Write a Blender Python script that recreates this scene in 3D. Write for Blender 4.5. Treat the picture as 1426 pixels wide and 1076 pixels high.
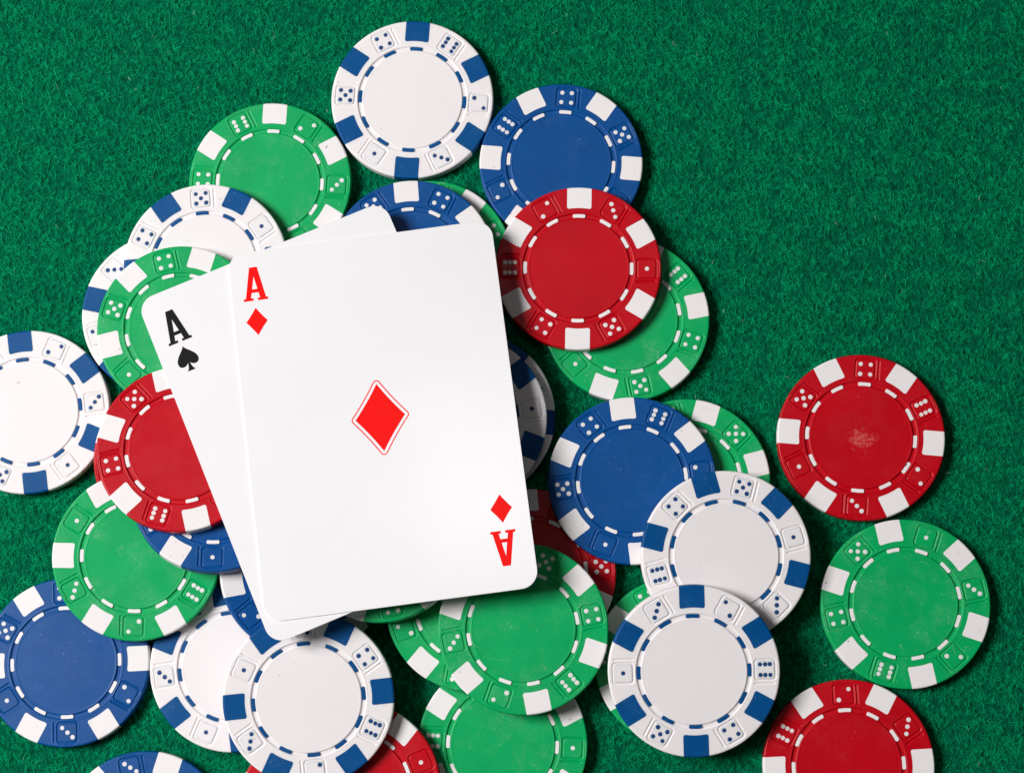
import bpy, bmesh, math, random
import numpy as np
from mathutils import Matrix, Vector

S = bpy.context.scene
for o in list(bpy.data.objects):
    bpy.data.objects.remove(o)
COL = S.collection
MM = 0.001
rad = math.radians

# ------------------------------------------------------------------ camera
cam_data = bpy.data.cameras.new('camera')
cam = bpy.data.objects.new('camera', cam_data)
COL.objects.link(cam)
CAM_POS = Vector((16.4915, -80.8083, 520.7200)) * MM
fw = -CAM_POS.normalized()
rt = fw.cross(Vector((0, 1, 0))).normalized()
up = rt.cross(fw)
cam.matrix_world = Matrix((
    (rt.x, up.x, -fw.x, CAM_POS.x),
    (rt.y, up.y, -fw.y, CAM_POS.y),
    (rt.z, up.z, -fw.z, CAM_POS.z),
    (0, 0, 0, 1)))
cam_data.sensor_fit = 'HORIZONTAL'
cam_data.sensor_width = 36.0
cam_data.lens = 36.0 * 3100.0 / 1426.0
cam_data.clip_start = 0.01
cam_data.clip_end = 20.0
S.camera = cam

# ------------------------------------------------------------------ light
world = bpy.data.worlds.new('World')
S.world = world
world.use_nodes = True
bg = world.node_tree.nodes['Background']
bg.inputs['Color'].default_value = (1.0, 0.98, 0.97, 1)
bg.inputs['Strength'].default_value = 0.05


def area(name, loc, target, size, power, color=(1, 1, 1), size_y=None):
    d = bpy.data.lights.new(name, 'AREA')
    d.shape = 'RECTANGLE'
    d.size = size
    d.size_y = size_y or size
    d.energy = power
    d.color = color
    o = bpy.data.objects.new(name, d)
    COL.objects.link(o)
    o.location = loc
    v = Vector(target) - Vector(loc)
    o.rotation_euler = v.to_track_quat('-Z', 'Y').to_euler()
    return o


area('softbox_light', (-0.72, 0.08, 0.83), (0, 0, 0), 0.40, 15.8, (1.0, 0.985, 0.98))
area('ceiling_light', (-0.045, 0.305, 1.25), (0, 0, 0), 0.14, 0.40, (1.0, 0.99, 0.98))

S.view_settings.view_transform = 'Standard'
S.view_settings.look = 'None'
S.view_settings.exposure = 0.0
S.view_settings.gamma = 1.0
S.view_settings.use_curve_mapping = False
S.render.engine = 'CYCLES'


# ------------------------------------------------------------------ materials
class NT:
    def __init__(self, name):
        self.m = bpy.data.materials.new(name)
        self.m.use_nodes = True
        self.t = self.m.node_tree
        self.p = self.t.nodes['Principled BSDF']

    def n(self, kind, **kw):
        nd = self.t.nodes.new(kind)
        for k, v in kw.items():
            setattr(nd, k, v)
        return nd

    def l(self, a, b):
        self.t.links.new(a, b)

    def math(self, op, a, b=None, clamp=False):
        nd = self.n('ShaderNodeMath', operation=op, use_clamp=clamp)
        for i, v in enumerate((a, b)):
            if v is None:
                continue
            if isinstance(v, (int, float)):
                nd.inputs[i].default_value = v
            else:
                self.l(v, nd.inputs[i])
        return nd.outputs[0]

    def noise(self, vec, scale, detail=2.0, rough=0.5, dist=0.0):
        nd = self.n('ShaderNodeTexNoise')
        nd.inputs['Scale'].default_value = scale
        nd.inputs['Detail'].default_value = detail
        nd.inputs['Roughness'].default_value = rough
        nd.inputs['Distortion'].default_value = dist
        self.l(vec, nd.inputs['Vector'])
        return nd.outputs['Fac']

    def ramp(self, v, lo, hi, a=0.0, b=1.0):
        nd = self.n('ShaderNodeMapRange')
        nd.clamp = True
        self.l(v, nd.inputs['Value'])
        nd.inputs['From Min'].default_value = lo
        nd.inputs['From Max'].default_value = hi
        nd.inputs['To Min'].default_value = a
        nd.inputs['To Max'].default_value = b
        return nd.outputs['Result']

    def mix(self, fac, a, b):
        nd = self.n('ShaderNodeMix', data_type='RGBA')
        if isinstance(fac, (int, float)):
            nd.inputs['Factor'].default_value = fac
        else:
            self.l(fac, nd.inputs['Factor'])
        for s, v in (('A', a), ('B', b)):
            sock = [i for i in nd.inputs if i.name == s and i.type == 'RGBA'][0]
            if isinstance(v, tuple):
                sock.default_value = (*v, 1)
            else:
                self.l(v, sock)
        return [o for o in nd.outputs if o.type == 'RGBA'][0]

    def coords(self):
        """object coordinates shifted by a random amount for each object"""
        tc = self.n('ShaderNodeTexCoord')
        oi = self.n('ShaderNodeObjectInfo')
        off = self.math('MULTIPLY', oi.outputs['Random'], 3.7)
        cb = self.n('ShaderNodeCombineXYZ')
        self.l(off, cb.inputs[0])
        self.l(self.math('MULTIPLY', oi.outputs['Random'], -2.3), cb.inputs[1])
        ad = self.n('ShaderNodeVectorMath', operation='ADD')
        self.l(tc.outputs['Object'], ad.inputs[0])
        self.l(cb.outputs[0], ad.inputs[1])
        self.oi = oi
        self.tc = tc
        return ad.outputs[0]


def plastic(name, col, pale, wear, rough=0.40, dark=(0.03, 0.025, 0.02), dirt=0.0, scratch=0.0, mottle=0.88, sss=0.0, spec=0.22):
    """moulded chip plastic: slight mottling, rubbed patches, dust specks, hairline scratches"""
    t = NT(name)
    v = t.coords()
    big = t.noise(v, 90, 3, 0.55)
    patch = t.noise(v, 140, 4, 0.65)
    fine = t.noise(v, 2600, 2, 0.6)
    speck = t.noise(v, 1500, 1, 0.4)
    c = t.mix(t.ramp(big, 0.3, 0.7), col, tuple(x * mottle for x in col))
    # rubbed paler patches made of fine grain
    rub = t.math('MULTIPLY', t.ramp(patch, 0.50, 0.74), t.ramp(fine, 0.38, 0.66))
    c = t.mix(t.math('MULTIPLY', rub, wear), c, pale)
    # dust specks
    sp = t.math('MULTIPLY', t.ramp(speck, 0.72, 0.78), t.ramp(patch, 0.38, 0.62))
    c = t.mix(t.math('MULTIPLY', sp, min(1.0, wear * 1.6)), c, (0.72, 0.72, 0.72))
    if scratch:
        ln = t.noise(v, 95, 1.5, 0.5, 1.2)
        line = t.math('SUBTRACT', 1.0, t.ramp(t.math('ABSOLUTE', t.math('SUBTRACT', ln, 0.5)), 0.0, 0.006), True)
        gate = t.ramp(t.noise(v, 130, 1, 0.5), 0.60, 0.66)
        c = t.mix(t.math('MULTIPLY', t.math('MULTIPLY', line, gate), scratch), c, (0.75, 0.78, 0.75))
    if dirt:
        ds = t.noise(v, 900, 1, 0.4)
        dg = t.ramp(t.noise(v, 260, 2, 0.5), 0.52, 0.62)
        c = t.mix(t.math('MULTIPLY', t.math('MULTIPLY', t.ramp(ds, 0.72, 0.77), dg), dirt), c, dark)
        c = t.mix(t.math('MULTIPLY', t.ramp(patch, 0.56, 0.8), dirt * 0.12), c, (0.42, 0.36, 0.30))
    # the worn spot in the middle of one chip (object property 'scuff')
    at = t.n('ShaderNodeAttribute', attribute_type='OBJECT', attribute_name='scuff')
    ln = t.n('ShaderNodeVectorMath', operation='LENGTH')
    sx = t.n('ShaderNodeVectorMath', operation='MULTIPLY')
    t.l(t.tc.outputs['Object'], sx.inputs[0])
    sx.inputs[1].default_value = (1, 1, 0)
    t.l(sx.outputs[0], ln.inputs[0])
    edge = t.math('ADD', ln.outputs['Value'], t.ramp(t.noise(v, 420, 3, 0.7), 0.3, 0.7, -0.0016, 0.0016))
    sc = t.math('MULTIPLY', t.ramp(edge, 0.0017, 0.0031, 1.0, 0.0), t.ramp(fine, 0.40, 0.60))
    c = t.mix(t.math('MULTIPLY', t.math('MULTIPLY', sc, at.outputs['Fac']), 0.42), c, pale)
    t.l(c, t.p.inputs['Base Color'])
    r = t.math('ADD', t.ramp(patch, 0.3, 0.75, rough - 0.05, rough + 0.12), t.ramp(fine, 0.3, 0.7, -0.03, 0.03))
    t.l(r, t.p.inputs['Roughness'])
    t.p.inputs['Specular IOR Level'].default_value = spec
    if sss:
        t.p.inputs['Subsurface Weight'].default_value = sss
        t.p.inputs['Subsurface Radius'].default_value = (1.0, 0.8, 0.7)
        t.p.inputs['Subsurface Scale'].default_value = 0.0010
    bp = t.n('ShaderNodeBump')
    bp.inputs['Strength'].default_value = 0.12
    bp.inputs['Distance'].default_value = 0.00006
    t.l(t.noise(v, 1700, 3, 0.6), bp.inputs['Height'])
    t.l(bp.outputs[0], t.p.inputs['Normal'])
    return t.m


WHITE = (0.835, 0.795, 0.80)
BLUE = (0.0002, 0.070, 0.27)
GREEN = (0.0003, 0.385, 0.108)
RED = (0.51, 0.0003, 0.008)
M = {
    'W': plastic('white_plastic', WHITE, (0.66, 0.60, 0.58), 0.03, 0.42, dirt=0.30, mottle=0.985, sss=0.6, spec=0.07),
    'B': plastic('blue_plastic', BLUE, (0.12, 0.30, 0.56), 0.10, 0.38),
    'G': plastic('green_plastic', GREEN, (0.36, 0.62, 0.44), 0.20, 0.38, scratch=0.18),
    'R': plastic('red_plastic', RED, (0.70, 0.22, 0.20), 0.035, 0.36),
    'Wp': plastic('white_inlay', (0.835, 0.80, 0.80), (0.66, 0.60, 0.58), 0.05, 0.45, dirt=0.7, mottle=0.97, spec=0.08),
    'Bp': plastic('blue_inlay', (0.0002, 0.072, 0.245), (0.12, 0.30, 0.52), 0.12, 0.42, spec=0.14),
}


def ink(name, col, rough=0.4):
    t = NT(name)
    v = t.coords()
    c = t.mix(t.ramp(t.noise(v, 900, 3, 0.6), 0.3, 0.7), col, tuple(x * 0.9 for x in col))
    t.l(c, t.p.inputs['Base Color'])
    t.p.inputs['Roughness'].default_value = rough
    t.p.inputs['Specular IOR Level'].default_value = 0.2
    return t.m


M['pipW'] = ink('white_pip_print', (0.80, 0.77, 0.77))
M['pipB'] = ink('blue_pip_print', (0.012, 0.06, 0.19))
M['red_ink'] = ink('red_ink', (0.95, 0.002, 0.001), 0.32)
M['black_ink'] = ink('black_ink', (0.004, 0.004, 0.004), 0.35)


def paper():
    t = NT('card_stock')
    tc = t.n('ShaderNodeTexCoord')
    v = tc.outputs['Object']
    c = t.mix(t.ramp(t.noise(v, 60, 3, 0.5), 0.3, 0.7), (0.86, 0.845, 0.86), (0.84, 0.825, 0.835))
    t.l(c, t.p.inputs['Base Color'])
    t.l(t.ramp(t.noise(v, 40, 2, 0.5), 0.3, 0.7, 0.15, 0.18), t.p.inputs['Roughness'])
    # faint linen embossing
    wx = t.n('ShaderNodeTexWave', bands_direction='X')
    wx.inputs['Scale'].default_value = 260
    wy = t.n('ShaderNodeTexWave', bands_direction='Y')
    wy.inputs['Scale'].default_value = 260
    t.l(v, wx.inputs['Vector'])
    t.l(v, wy.inputs['Vector'])
    hgt = t.math('ADD', wx.outputs['Fac'], wy.outputs['Fac'])
    bp = t.n('ShaderNodeBump')
    bp.inputs['Strength'].default_value = 0.05
    bp.inputs['Distance'].default_value = 0.00003
    t.l(hgt, bp.inputs['Height'])
    t.l(bp.outputs[0], t.p.inputs['Normal'])
    return t.m


M['paper'] = paper()


def felt_base():
    t = NT('felt_backing')
    tc = t.n('ShaderNodeTexCoord')
    v = tc.outputs['Object']
    mp = t.n('ShaderNodeMapping')
    mp.inputs['Rotation'].default_value = (0, 0, rad(25))
    mp.inputs['Scale'].default_value = (1.0, 0.45, 1.0)
    t.l(v, mp.inputs['Vector'])
    a = t.noise(mp.outputs[0], 1300, 4, 0.65)
    c = t.mix(t.ramp(a, 0.35, 0.65), (0.0003, 0.045, 0.020), (0.0005, 0.15, 0.068))
    t.l(c, t.p.inputs['Base Color'])
    t.p.inputs['Roughness'].default_value = 0.9
    t.p.inputs['Specular IOR Level'].default_value = 0.03
    bp = t.n('ShaderNodeBump')
    bp.inputs['Strength'].default_value = 0.9
    bp.inputs['Distance'].default_value = 0.0005
    t.l(a, bp.inputs['Height'])
    t.l(bp.outputs[0], t.p.inputs['Normal'])
    return t.m


def felt_fibre():
    t = NT('felt_fibre')
    g = t.n('ShaderNodeNewGeometry')
    r = g.outputs['Random Per Island']
    c = t.mix(r, (0.0002, 0.18, 0.072), (0.0003, 0.48, 0.20))
    c = t.mix(t.ramp(r, 0.97, 1.0, 0.0, 0.30), c, (0.08, 0.58, 0.36))
    c = t.mix(t.ramp(r, 0.9993, 0.9995, 0.0, 0.8), c, (0.6, 0.70, 0.6))
    t.l(c, t.p.inputs['Base Color'])
    t.p.inputs['Roughness'].default_value = 0.6
    t.p.inputs['Specular IOR Level'].default_value = 0.03
    return t.m


M['felt'] = felt_base()
M['fibre'] = felt_fibre()


# ------------------------------------------------------------------ helpers
def mesh_from(name, verts, faces, smooth=True):
    me = bpy.data.meshes.new(name)
    me.from_pydata([(x * MM, y * MM, z * MM) for x, y, z in verts], [], faces)
    me.update()
    bm = bmesh.new()
    bm.from_mesh(me)
    bmesh.ops.recalc_face_normals(bm, faces=bm.faces)
    bm.to_mesh(me)
    bm.free()
    me.polygons.foreach_set('use_smooth', [smooth] * len(me.polygons))
    me.materials.append(None)
    return me


def add(name, me, mat, parent=None):
    o = bpy.data.objects.new(name, me)
    COL.objects.link(o)
    if parent:
        o.parent = parent
    o.material_slots[0].link = 'OBJECT'
    o.material_slots[0].material = mat
    return o


# ------------------------------------------------------------------ chip meshes (millimetres)
R = 19.5
T = 3.3
BEV = 0.42


def profile_edge(off=0.0, n=6):
    """outer rounded profile from top rim down to the underside: list of (r, z)"""
    pts = []
    for k in range(n + 1):
        a = math.pi / 2 * k / n
        pts.append((R - BEV + (BEV + off) * math.sin(a), T - BEV + (BEV + off) * math.cos(a)))
    for k in range(n + 1):
        a = math.pi / 2 * k / n
        pts.append((R - BEV + (BEV + off) * math.cos(a), BEV - (BEV + off) * math.sin(a)))
    return pts


def top_height(x, y):
    """relief of the top face: ring groove, die outlines and the two strokes beside each die"""
    r = np.hypot(x, y)
    h = np.full_like(r, T)
    # ring groove
    gi, go, d = 0.617 * R, 0.675 * R, 0.34
    w = 0.16
    s = np.clip((r - gi) / w, 0, 1) * np.clip((go - r) / w, 0, 1)
    h -= d * s * s * (3 - 2 * s)
    # soft raised lips on both sides of the groove
    h += 0.035 * np.exp(-((r - (gi - 0.22)) / 0.16) ** 2) + 0.035 * np.exp(-((r - (go + 0.22)) / 0.16) ** 2)
    ang = np.arctan2(x, y)
    k = np.round(ang / (math.pi / 3))
    a = ang - k * math.pi / 3
    tx = r * np.sin(a)
    ry = r * np.cos(a) - 0.826 * R
    half, cr = 0.118 * R, 0.035 * R
    qx, qy = np.abs(tx) - (half - cr), np.abs(ry) - (half - cr)
    sd = np.hypot(np.maximum(qx, 0), np.maximum(qy, 0)) + np.minimum(np.maximum(qx, qy), 0) - cr
    gw = 0.185
    dep = 0.25 * np.exp(-(sd / gw) ** 2)
    lip = 0.035 * np.exp(-((sd - 0.36) / 0.14) ** 2)

    def stroke(u, v, u0, v0, v1):
        dv = np.maximum(np.maximum(v0 - v, v - v1), 0)
        dd = np.hypot(u - u0, dv)
        return 0.25 * np.exp(-(dd / gw) ** 2), 0.035 * np.exp(-((dd - 0.34) / 0.13) ** 2)
    o = 0.160 * R
    s1, l1 = stroke(ry, tx, o * 0.97, -0.105 * R, 0.135 * R)
    s2, l2 = stroke(tx, ry, o, -0.12 * R, 0.10 * R)
    h += np.maximum(np.maximum(lip, l1), l2)
    h -= np.maximum(np.maximum(dep, s1), s2)
    return h


def chip_body():
    nt = 900
    rs = [0.0] + list(np.linspace(0.08, 0.58, 5) * R)
    rs += list(np.arange(0.592, 0.70, 0.0045) * R)
    rs += list(np.linspace(0.704, 0.975, 46) * R)
    th = np.arange(nt) * 2 * math.pi / nt
    verts = [(0.0, 0.0, T)]
    faces = []
    prev = None
    for r in rs[1:]:
        x, y = r * np.sin(th), r * np.cos(th)
        z = top_height(x, y)
        i0 = len(verts)
        verts += list(zip(x.tolist(), y.tolist(), z.tolist()))
        if prev is None:
            faces += [(0, i0 + k, i0 + (k + 1) % nt) for k in range(nt)]
        else:
            faces += [(prev + k, i0 + k, i0 + (k + 1) % nt, prev + (k + 1) % nt) for k in range(nt)]
        prev = i0
    ns = nt // 5
    # outer edge and underside: coarser, bridged by one ring of fans
    edge = profile_edge()
    first = True
    for (r, z) in edge + [(R * 0.4, 0.0)]:
        if first:
            n, st = nt, 1
        else:
            n, st = nt, 1
        i0 = len(verts)
        verts += [(r * math.sin(a), r * math.cos(a), z) for a in th]
        faces += [(prev + k, i0 + k, i0 + (k + 1) % nt, prev + (k + 1) % nt) for k in range(nt)]
        prev = i0
        first = False
    faces.append(tuple(prev + k for k in range(nt)))
    return mesh_from('chip_body', verts, faces)


def edge_spot():
    """coloured inlay on the rim: top patch, over the rounded edge and down the side"""
    off = 0.014
    hw = 0.148 * R
    nx = 12
    r_in = 0.742 * R
    cr = 0.028 * R
    prof = profile_edge(off)
    verts, faces = [], []
    cols = []
    for i in range(nx + 1):
        # cosine spacing near the sides to round the inner corners
        t = -hw * math.cos(math.pi * i / nx)
        d = max(0.0, abs(t) - (hw - cr))
        ri = r_in + cr - math.sqrt(max(0.0, cr * cr - d * d))
        col = [(ri + (R - BEV - ri) * f, T + off) for f in (0.0, 0.35, 0.7, 0.97)] + prof
        idx = []
        for (r, z) in col:
            a = math.asin(max(-1, min(1, t * (0.985 + 0.015 * (r / R)) / r)))
            idx.append(len(verts))
            verts.append((r * math.sin(a), r * math.cos(a), z))
        cols.append(idx)
    for i in range(nx):
        for j in range(len(cols[0]) - 1):
            faces.append((cols[i][j], cols[i][j + 1], cols[i + 1][j + 1], cols[i + 1][j]))
    me = mesh_from('edge_spot', verts, faces)
    return me


def slab(outline, z0, z1, bevel):
    """closed prism with a small chamfer on top, outline = ccw list of (x, y)"""
    n = len(outline)
    cx = sum(p[0] for p in outline) / n
    cy = sum(p[1] for p in outline) / n

    def inset(p, d):
        l = math.hypot(p[0] - cx, p[1] - cy)
        return (p[0] - (p[0] - cx) / l * d, p[1] - (p[1] - cy) / l * d)
    verts = [(x, y, z0) for x, y in outline]
    verts += [(x, y, z1 - bevel) for x, y in outline]
    verts += [(*inset(p, bevel), z1) for p in outline]
    faces = []
    for k in range(n):
        q = (k + 1) % n
        faces.append((k, q, n + q, n + k))
        faces.append((n + k, n + q, 2 * n + q, 2 * n + k))
    faces.append(tuple(2 * n + k for k in range(n)))
    return verts, faces


def dash_mesh():
    ri, ro, hl = 0.6225 * R, 0.6665 * R, 0.0755 * R
    cr = 0.013 * R
    pts = []
    m = 0.645 * R

    def put(u, r):
        a = u / m
        pts.append((r * math.sin(a), r * math.cos(a)))
    for (su, sr, a0) in ((1, 1, 0), (-1, 1, 90), (-1, -1, 180), (1, -1, 270)):
        cu, c_r = su * (hl - cr), (ro - cr if sr > 0 else ri + cr)
        for k in range(4):
            a = rad(a0 + 30 * k)
            put(cu + cr * math.cos(a), c_r + cr * math.sin(a))
        if su == 1 and sr == 1:
            for f in (0.5, 0.0, -0.5):
                put(f * (hl - cr), ro)
        if su == -1 and sr == -1:
            for f in (-0.5, 0.0, 0.5):
                put(f * (hl - cr), ri)
    v, f = slab(pts, T - 0.40, T - 0.02, 0.05)
    return mesh_from('dash', v, f, False)


def die_face_mesh():
    h, cr = 0.104 * R, 0.028 * R
    pts = []
    for (sx, sy, a0) in ((1, 1, 0), (-1, 1, 90), (-1, -1, 180), (1, -1, 270)):
        for k in range(5):
            a = rad(a0 + 22.5 * k)
            pts.append((sx * (h - cr) + cr * math.cos(a), 0.826 * R + sy * (h - cr) + cr * math.sin(a)))
    v, f = slab(pts, T - 0.12, T + 0.02, 0.03)
    return mesh_from('die_face', v, f, False)


def pips_mesh(val, var):
    s = 0.060 * R
    sg = 1 if var == 'N' else -1
    P = {1: [(0, 0)],
         2: [(s, s * sg), (-s, -s * sg)],
         3: [(s, -s * sg * .95), (0, 0), (-s, s * sg * .95)],
         4: [(s, s), (s, -s), (-s, s), (-s, -s)],
         5: [(s, s), (s, -s), (-s, s), (-s, -s), (0, 0)],
         6: [(a * 0.062 * R, b * 0.057 * R) for a in (-1, 1) for b in (-1, 0, 1)]}[val]
    rng = random.Random(val * 7 + (var == 'R'))
    verts, faces = [], []
    n = 14
    for (x, y) in P:
        rr = 0.0265 * R * rng.uniform(0.93, 1.04)
        x += rng.uniform(-.04, .04)
        y += 0.826 * R + rng.uniform(-.04, .04)
        i0 = len(verts)
        for (q, z) in ((1.0, T), (1.0, T + 0.032), (0.9, T + 0.045)):
            verts += [(x + rr * q * math.cos(2 * math.pi * k / n), y + rr * q * math.sin(2 * math.pi * k / n), z) for k in range(n)]
        for a in (0, n):
            faces += [(i0 + a + k, i0 + a + (k + 1) % n, i0 + a + n + (k + 1) % n, i0 + a + n + k) for k in range(n)]
        faces.append(tuple(i0 + 2 * n + k for k in range(n)))
    return mesh_from('pips', verts, faces, False)


BODY = chip_body()
SPOT = edge_spot()
DASH = dash_mesh()
DIE = die_face_mesh()
PIPS = {(v, k): pips_mesh(v, k) for v in range(1, 7) for k in 'NR'}
DIE_ORDER = {'N': [4, 6, 2, 3, 1, 5], 'R': [4, 5, 1, 3, 2, 6]}     # clockwise round the chip


def pose(x, y, z, b, c, spin):
    """matrix of a disc or card lying on the plane z + b*dx + c*dy, spin clockwise in degrees"""
    nrm = Vector((-b, -c, 1)).normalized()
    q = Vector((0, 0, 1)).rotation_difference(nrm)
    return Matrix.Translation(Vector((x, y, z)) * MM) @ q.to_matrix().to_4x4() @ Matrix.Rotation(rad(-spin), 4, 'Z')


def make_chip(col, x, y, z, b, c, die, ang, var, label, scuff=0.0):
    order = DIE_ORDER[var]
    root = bpy.data.objects.new('poker_chip', None)
    COL.objects.link(root)
    root.empty_display_size = 0.01
    root.matrix_world = pose(x, y, z, b, c, ang - 60 * order.index(die))
    root['label'] = label
    root['category'] = 'poker chip'
    root['group'] = 'poker chips scattered on the felt'
    body = add('body', BODY, M[col], root)
    body['scuff'] = scuff
    spot = M['Bp'] if col == 'W' else M['Wp']
    pip = M['pipB'] if col == 'W' else M['pipW']
    for k in range(6):
        o = add('edge_spot', SPOT, spot, root)
        o.rotation_euler.z = rad(-30 - 60 * k)
    for k in range(12):
        o = add('dash', DASH, spot, root)
        o.rotation_euler.z = rad(-30 * k)
    for k, v in enumerate(order):
        o = add('die', DIE, M[col], root)
        o.rotation_euler.z = rad(-60 * k)
        add('pips', PIPS[(v, var)], pip, o)
    return root


# ------------------------------------------------------------------ the felt
def felt():
    n = 40
    sz = 700.0
    verts, faces = [], []
    for j in range(n + 1):
        for i in range(n + 1):
            verts.append((-sz / 2 + sz * i / n, -sz / 2 + sz * j / n - 10, 0.0))
    for j in range(n):
        for i in range(n):
            a = j * (n + 1) + i
            faces.append((a, a + 1, a + n + 2, a + n + 1))
    me = mesh_from('felt_tabletop', verts, faces)
    o = add('felt_tabletop', me, M['felt'])
    o['kind'] = 'structure'
    o['label'] = 'green felt cloth under the chips'
    return o


def nap(count, discs):
    """short curled fibres lying over the felt"""
    rng = np.random.default_rng(11)
    x = rng.uniform(-150, 150, count)
    y = rng.uniform(-125, 112, count)
    # clumping: drift the roots along a few waves so the nap gathers and opens
    for f, amp in ((1.9, .22), (3.3, .14), (0.8, .3)):
        p = rng.uniform(0, 6.28, 4)
        ca, sa = math.cos(p[2]), math.sin(p[2])
        u, w = x * ca + y * sa, -x * sa + y * ca
        x = x + amp * np.sin(u * f + p[0] + 1.7 * np.sin(w * f * .6))
        y = y + amp * np.sin(w * f * 1.1 + p[1] + 1.7 * np.sin(u * f * .7))
    # the nap is matted in tufts: a smooth random field thins it out and lowers it between them
    def field(cell, px_, py_):
        g = rng.random((int(420 / cell) + 3, int(340 / cell) + 3))
        u, w = (px_ + 200) / cell, (py_ + 170) / cell
        i, k = u.astype(int), w.astype(int)
        fu, fv = u - i, w - k
        fu, fv = fu * fu * (3 - 2 * fu), fv * fv * (3 - 2 * fv)
        return (g[i, k] * (1 - fu) + g[i + 1, k] * fu) * (1 - fv) + (g[i, k + 1] * (1 - fu) + g[i + 1, k + 1] * fu) * fv
    tuft = 0.5 * field(0.9, x, y) + 0.3 * field(1.9, x + .5 * y, y) + 0.2 * field(5.0, x, y)
    keep = rng.random(count) < np.clip(0.02 + 2.9 * (tuft - 0.32), 0.03, 1.0)
    for (cx, cy) in discs:
        keep &= np.hypot(x - cx, y - cy) > R - 0.15
    x, y, tuft = x[keep], y[keep], tuft[keep]
    n = len(x)
    ang = rng.normal(1.95, 0.75, n)              # leaning mostly one way
    ang = np.where(rng.random(n) < .28, rng.uniform(0, math.pi, n), ang)
    ln = rng.gamma(4.0, 0.24, n) + 0.28
    curl = rng.normal(0, 0.75, n)
    wd = rng.uniform(0.018, 0.050, n)
    zb = rng.uniform(0.0, 0.16, n) + 0.55 * np.clip(tuft - 0.3, 0, .5)
    lift = rng.uniform(0.02, 0.42, n)
    roll = rng.normal(0, 0.6, n)
    SEG = 2
    V = np.zeros((n, SEG + 1, 2, 3))
    px, py = x - np.cos(ang) * ln / 2, y - np.sin(ang) * ln / 2
    for s in range(SEG + 1):
        t = s / SEG
        a = ang + curl * (t - .5) * 2
        if s:
            px = px + np.cos(a) * ln / SEG
            py = py + np.sin(a) * ln / SEG
        z = zb + lift * np.sin(t * 2.6) + 0.04
        w = wd * (1.0 if 0 < s < SEG else 0.55)
        nx, ny = -np.sin(a) * np.cos(roll), np.cos(a) * np.cos(roll)
        nz = np.sin(roll)
        for k, sg in ((0, -1), (1, 1)):
            V[:, s, k, 0] = px + sg * nx * w
            V[:, s, k, 1] = py + sg * ny * w
            V[:, s, k, 2] = np.maximum(z + sg * nz * w, 0.012)
    V = V.reshape(-1, 3) * MM
    per = (SEG + 1) * 2
    base = (np.arange(n) * per)[:, None, None]
    q = np.array([[2 * s, 2 * s + 1, 2 * s + 3, 2 * s + 2] for s in range(SEG)])[None]
    F = (base + q).reshape(-1)
    me = bpy.data.meshes.new('felt_nap')
    me.vertices.add(len(V))
    me.vertices.foreach_set('co', V.ravel().astype(np.float32))
    me.loops.add(len(F))
    me.loops.foreach_set('vertex_index', F.astype(np.int32))
    np_ = len(F) // 4
    me.polygons.add(np_)
    me.polygons.foreach_set('loop_start', (np.arange(np_) * 4).astype(np.int32))
    me.polygons.foreach_set('use_smooth', np.ones(np_, bool))
    me.update(calc_edges=True)
    me.materials.append(None)
    o = add('felt_nap', me, M['fibre'])
    o['kind'] = 'stuff'
    o['label'] = 'fuzzy green fibres of the felt cloth'
    o['category'] = 'felt'
    return o


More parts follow.
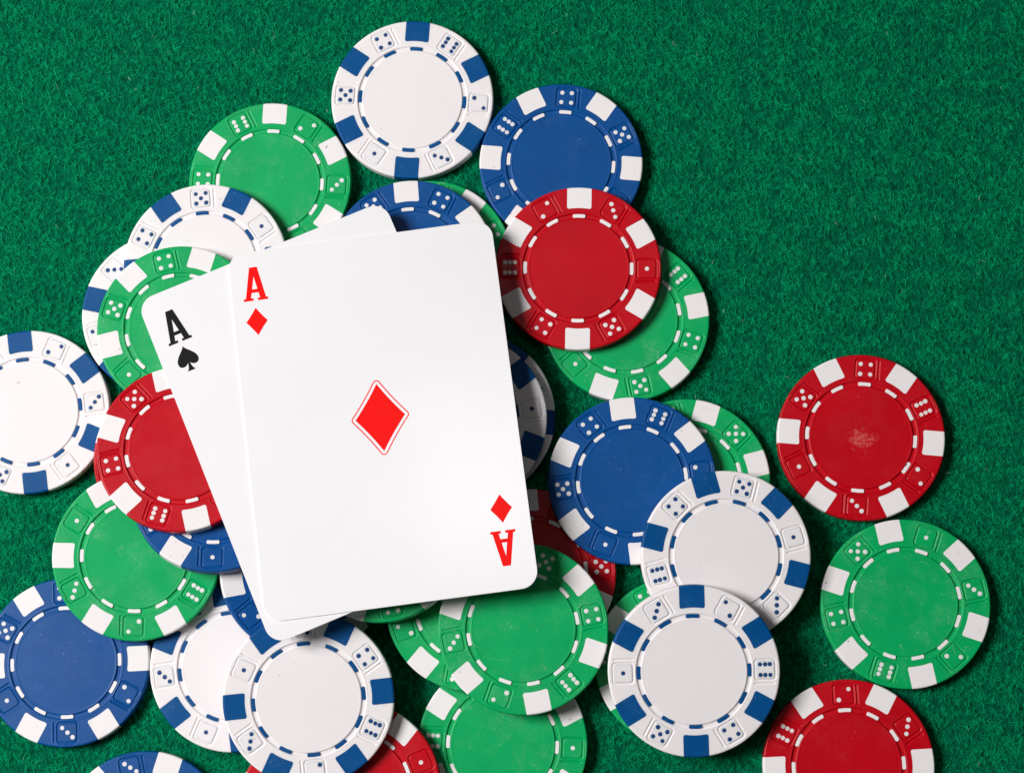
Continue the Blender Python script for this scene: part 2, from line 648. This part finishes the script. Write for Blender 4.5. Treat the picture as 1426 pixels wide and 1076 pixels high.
# ------------------------------------------------------------------ chips
CHIPS = [
    ('W', -82.769, 17.295, 0.250, 0.0000, 0.0000, 3, -48, 'N', 'white chip with blue edge spots, half hidden behind the green chip left of the cards'),
    ('W', -114.505, -6.036, 0.250, 0.0000, 0.0000, 3, 82, 'N', 'white chip with blue edge spots cut off by the left edge of the picture'),
    ('B', -103.542, -64.800, 0.250, 0.0000, 0.0000, 3, 177, 'N', 'blue chip lying in the lower left corner, partly under a green chip'),
    ('W', -64.455, -65.944, 0.250, 0.0000, 0.0000, 1, 202, 'R', 'white chip half covered by the bottom white chip and a green chip'),
    ('G', -57.900, 49.223, 0.250, 0.0000, 0.0000, 6, -27, 'N', 'green chip at the upper left, touching the topmost white chip'),
    ('W', -23.892, 69.384, 0.250, 0.0000, 0.0000, 6, 34, 'N', 'topmost white chip with blue edge spots, alone at the top of the picture'),
    ('B', 11.829, 53.352, 0.250, 0.0000, 0.0000, 4, 5, 'R', 'blue chip at the top, partly under the upper red chip'),
    ('G', 27.199, 15.260, 0.250, 0.0000, 0.0000, 4, 109, 'R', 'green chip partly under the upper red chip right of the cards'),
    ('G', -19.432, 29.758, 0.250, 0.0000, 0.0000, 4, 65, 'N', 'green chip showing only a rim behind the blue chip above the cards'),
    ('W', -9.339, -7.399, 1.921, -0.0276, 0.0813, 4, 65, 'N', 'lower of two stacked white chips under the right edge of the cards'),
    ('R', 4.782, -44.265, 0.250, 0.0000, 0.0000, 5, 85, 'N', 'red chip in deep shadow under the cards, between blue and green chips'),
    ('G', -2.031, -83.604, 0.250, 0.0000, 0.0000, 6, 273, 'N', 'green chip cut off by the bottom edge, under the glossy green chip'),
    ('G', 40.856, -23.194, 0.250, 0.0000, 0.0000, 5, 46, 'R', 'green chip peeking out behind the blue chip and white chip at right'),
    ('G', 38.658, -64.659, 0.250, 0.0000, 0.0000, 4, -27, 'N', 'green chip almost hidden under the lowest white chip right of center'),
    ('R', 81.596, -12.916, 0.250, 0.0000, 0.0000, 4, 5, 'N', 'red chip with pale scuffed center lying alone at the right', 1.0),
    ('G', 90.867, -51.616, 0.250, 0.0000, 0.0000, 1, 18.5, 'R', 'green chip lying alone at the right, between two red chips'),
    ('R', 77.002, -88.361, 0.250, 0.0000, 0.0000, 2, -3, 'N', 'red chip in the lower right corner, cut off by the bottom edge'),
    ('R', -43.989, -99.201, 0.250, 0.0000, 0.0000, 4, 20, 'N', 'red chip showing only a sliver at the lower left of the bottom white chip'),
    ('B', -84.213, -104.585, 0.250, 0.0000, 0.0000, 3, -13, 'N', 'blue chip cut off by the bottom edge near the lower left corner'),
    ('R', -78.502, -17.420, 2.300, -0.0579, 0.0879, 4, 200, 'N', 'red chip showing only a thin edge under the red chip left of the cards'),
    ('B', -23.431, 29.012, 3.550, 0.0000, 0.0000, 4, 25, 'N', 'blue chip tucked behind the top edge of the cards, over a green chip'),
    ('W', -11.181, -8.529, 5.180, -0.0276, 0.0813, 1, 82, 'N', 'upper of two stacked white chips under the right edge of the cards'),
    ('W', -72.420, 28.475, 3.550, 0.0000, 0.0000, 5, -5, 'R', 'white chip with blue edge spots above the green chip, left of the cards'),
    ('G', -77.536, 12.689, 7.286, -0.0124, -0.0186, 4, -14, 'N', 'green chip under the left corner of the ace of spades'),
    ('G', -86.989, -40.462, 4.832, -0.0291, 0.0591, 2, 181, 'N', 'green chip at lower left lying over a blue and a white chip'),
    ('B', -48.294, -43.907, 3.909, -0.1876, -0.0084, 2, 229, 'N', 'blue chip under the bottom left corner of the ace of spades'),
    ('G', -9.381, -52.068, 3.550, 0.0000, 0.0000, 2, 250, 'N', 'green chip under the glossy green chip below the cards, at its left'),
    ('B', 28.062, -23.215, 3.550, 0.0000, 0.0000, 4, -37, 'N', 'blue chip right of the cards, partly under a white chip'),
    ('W', 49.216, -40.783, 6.306, -0.0500, 0.0466, 4, -45.5, 'R', 'white chip lying on the blue chip and partly under another white chip'),
    ('W', 41.573, -66.729, 7.941, -0.0200, 0.1536, 6, 88.5, 'R', 'white chip on top of the pile right of center near the bottom'),
    ('R', 15.863, 27.038, 3.550, 0.0000, 0.0000, 1, 91, 'N', 'red chip at the upper right of the cards, over blue and green chips'),
    ('B', -68.137, -26.061, 9.275, -0.0466, -0.1692, 1, 180, 'N', 'blue chip between the left red chip and the green chip below it'),
    ('R', -75.679, -16.749, 12.735, -0.0287, -0.1005, 4, 256, 'R', 'red chip under the left edge of the ace of spades, on top of its pile'),
    ('R', -35.469, -93.608, 3.550, 0.0000, 0.0000, 1, 68, 'R', 'red chip cut off by the bottom edge, right under the bottom white chip'),
    ('W', -46.089, -73.220, 8.181, -0.0451, 0.0514, 1, 294, 'N', 'white chip at the bottom, on top of its pile below the cards'),
    ('G', 2.848, -57.520, 6.850, 0.0000, 0.0000, 4, 79, 'N', 'green chip on top of its pile below the lower right card corner'),
    ('G', -29.781, -36.803, 8.692, 0.0684, -0.0347, 4, 169, 'N', 'green chip showing only its lower rim under the bottom edge of the cards'),
]

felt()
nap(960000, [(c[1], c[2]) for c in CHIPS if c[3] < 0.3])
for row in CHIPS:
    make_chip(*row)


# ------------------------------------------------------------------ cards
HW, HH, CT, CR = 31.1, 43.5, 0.30, 4.0


def card_mesh():
    pts = []
    for (sx, sy, a0) in ((1, 1, 0), (-1, 1, 90), (-1, -1, 180), (1, -1, 270)):
        for k in range(13):
            a = rad(a0 + 7.5 * k)
            pts.append((sx * (HW - CR) + CR * math.cos(a), sy * (HH - CR) + CR * math.sin(a)))
    n = len(pts)
    e = 0.07
    rings = []
    for (d, z) in ((e, 0.0), (0, e), (0, CT - e), (e, CT)):
        rings.append([(x - d * x / math.hypot(x, y), y - d * y / math.hypot(x, y), z) for x, y in pts])
    verts = [p for r in rings for p in r]
    faces = [tuple(reversed(range(n))), tuple(3 * n + k for k in range(n))]
    for j in range(3):
        faces += [(j * n + k, j * n + (k + 1) % n, (j + 1) * n + (k + 1) % n, (j + 1) * n + k) for k in range(n)]
    return mesh_from('card_stock', verts, faces, False)


CARD = card_mesh()


def shape(name, loops, thick=0.012):
    """flat printed shape from closed outlines (holes allowed), in millimetres"""
    cu = bpy.data.curves.new(name, 'CURVE')
    cu.dimensions = '2D'
    cu.fill_mode = 'BOTH'
    cu.extrude = thick * MM
    for lp in loops:
        sp = cu.splines.new('POLY')
        sp.points.add(len(lp) - 1)
        for p, (x, y) in zip(sp.points, lp):
            p.co = (x * MM, y * MM, 0, 1)
        sp.use_cyclic_u = True
    tmp = bpy.data.objects.new(name, cu)
    COL.objects.link(tmp)
    bpy.context.view_layer.update()
    dg = bpy.context.evaluated_depsgraph_get()
    me = bpy.data.meshes.new_from_object(tmp.evaluated_get(dg))
    bpy.data.objects.remove(tmp)
    me.name = name
    me.materials.clear()
    me.materials.append(None)
    return me


def letter_a(h):
    k = h / 100
    o = [(0, 0), (25.5, 0), (25.5, 7.5), (19.2, 7.5), (22.0, 23.5), (39.8, 23.5), (42.5, 7.5), (36.5, 7.5), (36.5, 0), (63, 0), (63, 7.5),
         (58.0, 7.5), (42, 100), (22, 100), (5.8, 7.5), (0, 7.5)]
    i = [(24.3, 34.0), (37.8, 34.0), (31.0, 72)]
    return [[((x - 31.5) * k * 1.12, (y - 50) * k) for x, y in lp] for lp in (o, i)]


def bez(p0, p1, p2, p3, n=12):
    out = []
    for k in range(n):
        t = k / n
        out.append(tuple((1 - t) ** 3 * a + 3 * (1 - t) ** 2 * t * b + 3 * (1 - t) * t * t * c + t ** 3 * d
                         for a, b, c, d in zip(p0, p1, p2, p3)))
    return out


def spade(h):
    r = bez((0, 1), (.06, .82), (.405, .64), (.405, .39)) + bez((.405, .39), (.405, .17), (.15, .15), (.045, .31)) \
        + bez((.045, .31), (.05, .18), (.09, .06), (.165, 0)) + [(.165, 0)]
    lft = [(-x, y) for x, y in reversed(r[1:])]
    return [[(x * h, (y - .5) * h) for x, y in r + lft]]


def diamond(w, h, cv=0.46, n=10):
    c = [(0, h), (w, 0), (0, -h), (-w, 0)]
    pts = []
    for k in range(4):
        a, b = c[k], c[(k + 1) % 4]
        m = ((a[0] + b[0]) * cv, (a[1] + b[1]) * cv)
        for i in range(n):
            t = i / n
            pts.append(((1 - t) ** 2 * a[0] + 2 * t * (1 - t) * m[0] + t * t * b[0],
                        (1 - t) ** 2 * a[1] + 2 * t * (1 - t) * m[1] + t * t * b[1]))
    return pts


def offset(pts, d):
    """outward offset of a clockwise outline with rounded corners"""
    n = len(pts)
    out = []
    for i in range(n):
        p, a, b = pts[i], pts[i - 1], pts[(i + 1) % n]
        t1 = math.atan2(p[1] - a[1], p[0] - a[0]) + math.pi / 2
        t2 = math.atan2(b[1] - p[1], b[0] - p[0]) + math.pi / 2
        while t2 - t1 > math.pi:
            t2 -= 2 * math.pi
        while t2 - t1 < -math.pi:
            t2 += 2 * math.pi
        m = 7 if abs(t2 - t1) > 0.4 else 1
        for k in range(m):
            a_ = t1 + (t2 - t1) * (k / (m - 1) if m > 1 else .5)
            out.append((p[0] + d * math.cos(a_), p[1] + d * math.sin(a_)))
    return out


def make_card(x, y, z, b, c, ang, label):
    root = bpy.data.objects.new('playing_card', None)
    COL.objects.link(root)
    root.empty_display_size = 0.01
    root.matrix_world = pose(x, y, z, b, c, ang)
    root['label'] = label
    root['category'] = 'playing card'
    root['group'] = 'pair of aces'
    add('card_face', CARD, M['paper'], root)
    return root


def stick(name, me, mat, root, x, y, rz=0.0):
    o = add(name, me, mat, root)
    o.location = (x * MM, y * MM, (CT + 0.006) * MM)
    o.rotation_euler.z = rad(rz)
    return o


A_ME = shape('letter_a', letter_a(8.1))
SP_ME = shape('spade', spade(6.2))
DI_ME = shape('diamond', [diamond(2.5, 3.3, 0.47)])
BIG_ME = shape('diamond', [diamond(5.75, 7.95, 0.462)])
big = diamond(5.75, 7.95, 0.462)
OUT_ME = shape('diamond_outline', [offset(big, 0.90), offset(big, 0.64)])

sp = make_card(-41.583, -9.688, 15.581, -0.00079, -0.07533, -22.860, 'ace of spades card lying under the other ace')
di = make_card(-29.716, -9.560, 15.901, -0.00079, -0.07533, -7.497, 'ace of diamonds card lying on top of the pile')

for sgn in (1, -1):
    rz = 0 if sgn > 0 else 180
    stick('index_letter', A_ME, M['black_ink'], sp, sgn * (-HW + 6.1), sgn * (HH - 9.0), rz)
    stick('spade_symbol', SP_ME, M['black_ink'], sp, sgn * (-HW + 6.1), sgn * (HH - 17.3), rz)
    ex, ey = (0.0, 0.0) if sgn > 0 else (1.0, 1.8)      # the print sits a little off centre on this card
    stick('index_letter', A_ME, M['red_ink'], di, sgn * (-HW + 5.6 + ex), sgn * (HH - 7.9 - ey), rz)
    stick('diamond_symbol', DI_ME, M['red_ink'], di, sgn * (-HW + 5.3 + ex), sgn * (HH - 17.0 - ey), rz)
stick('diamond_symbol', BIG_ME, M['red_ink'], di, 0, 0)
stick('diamond_outline', OUT_ME, M['red_ink'], di, 0, 0)
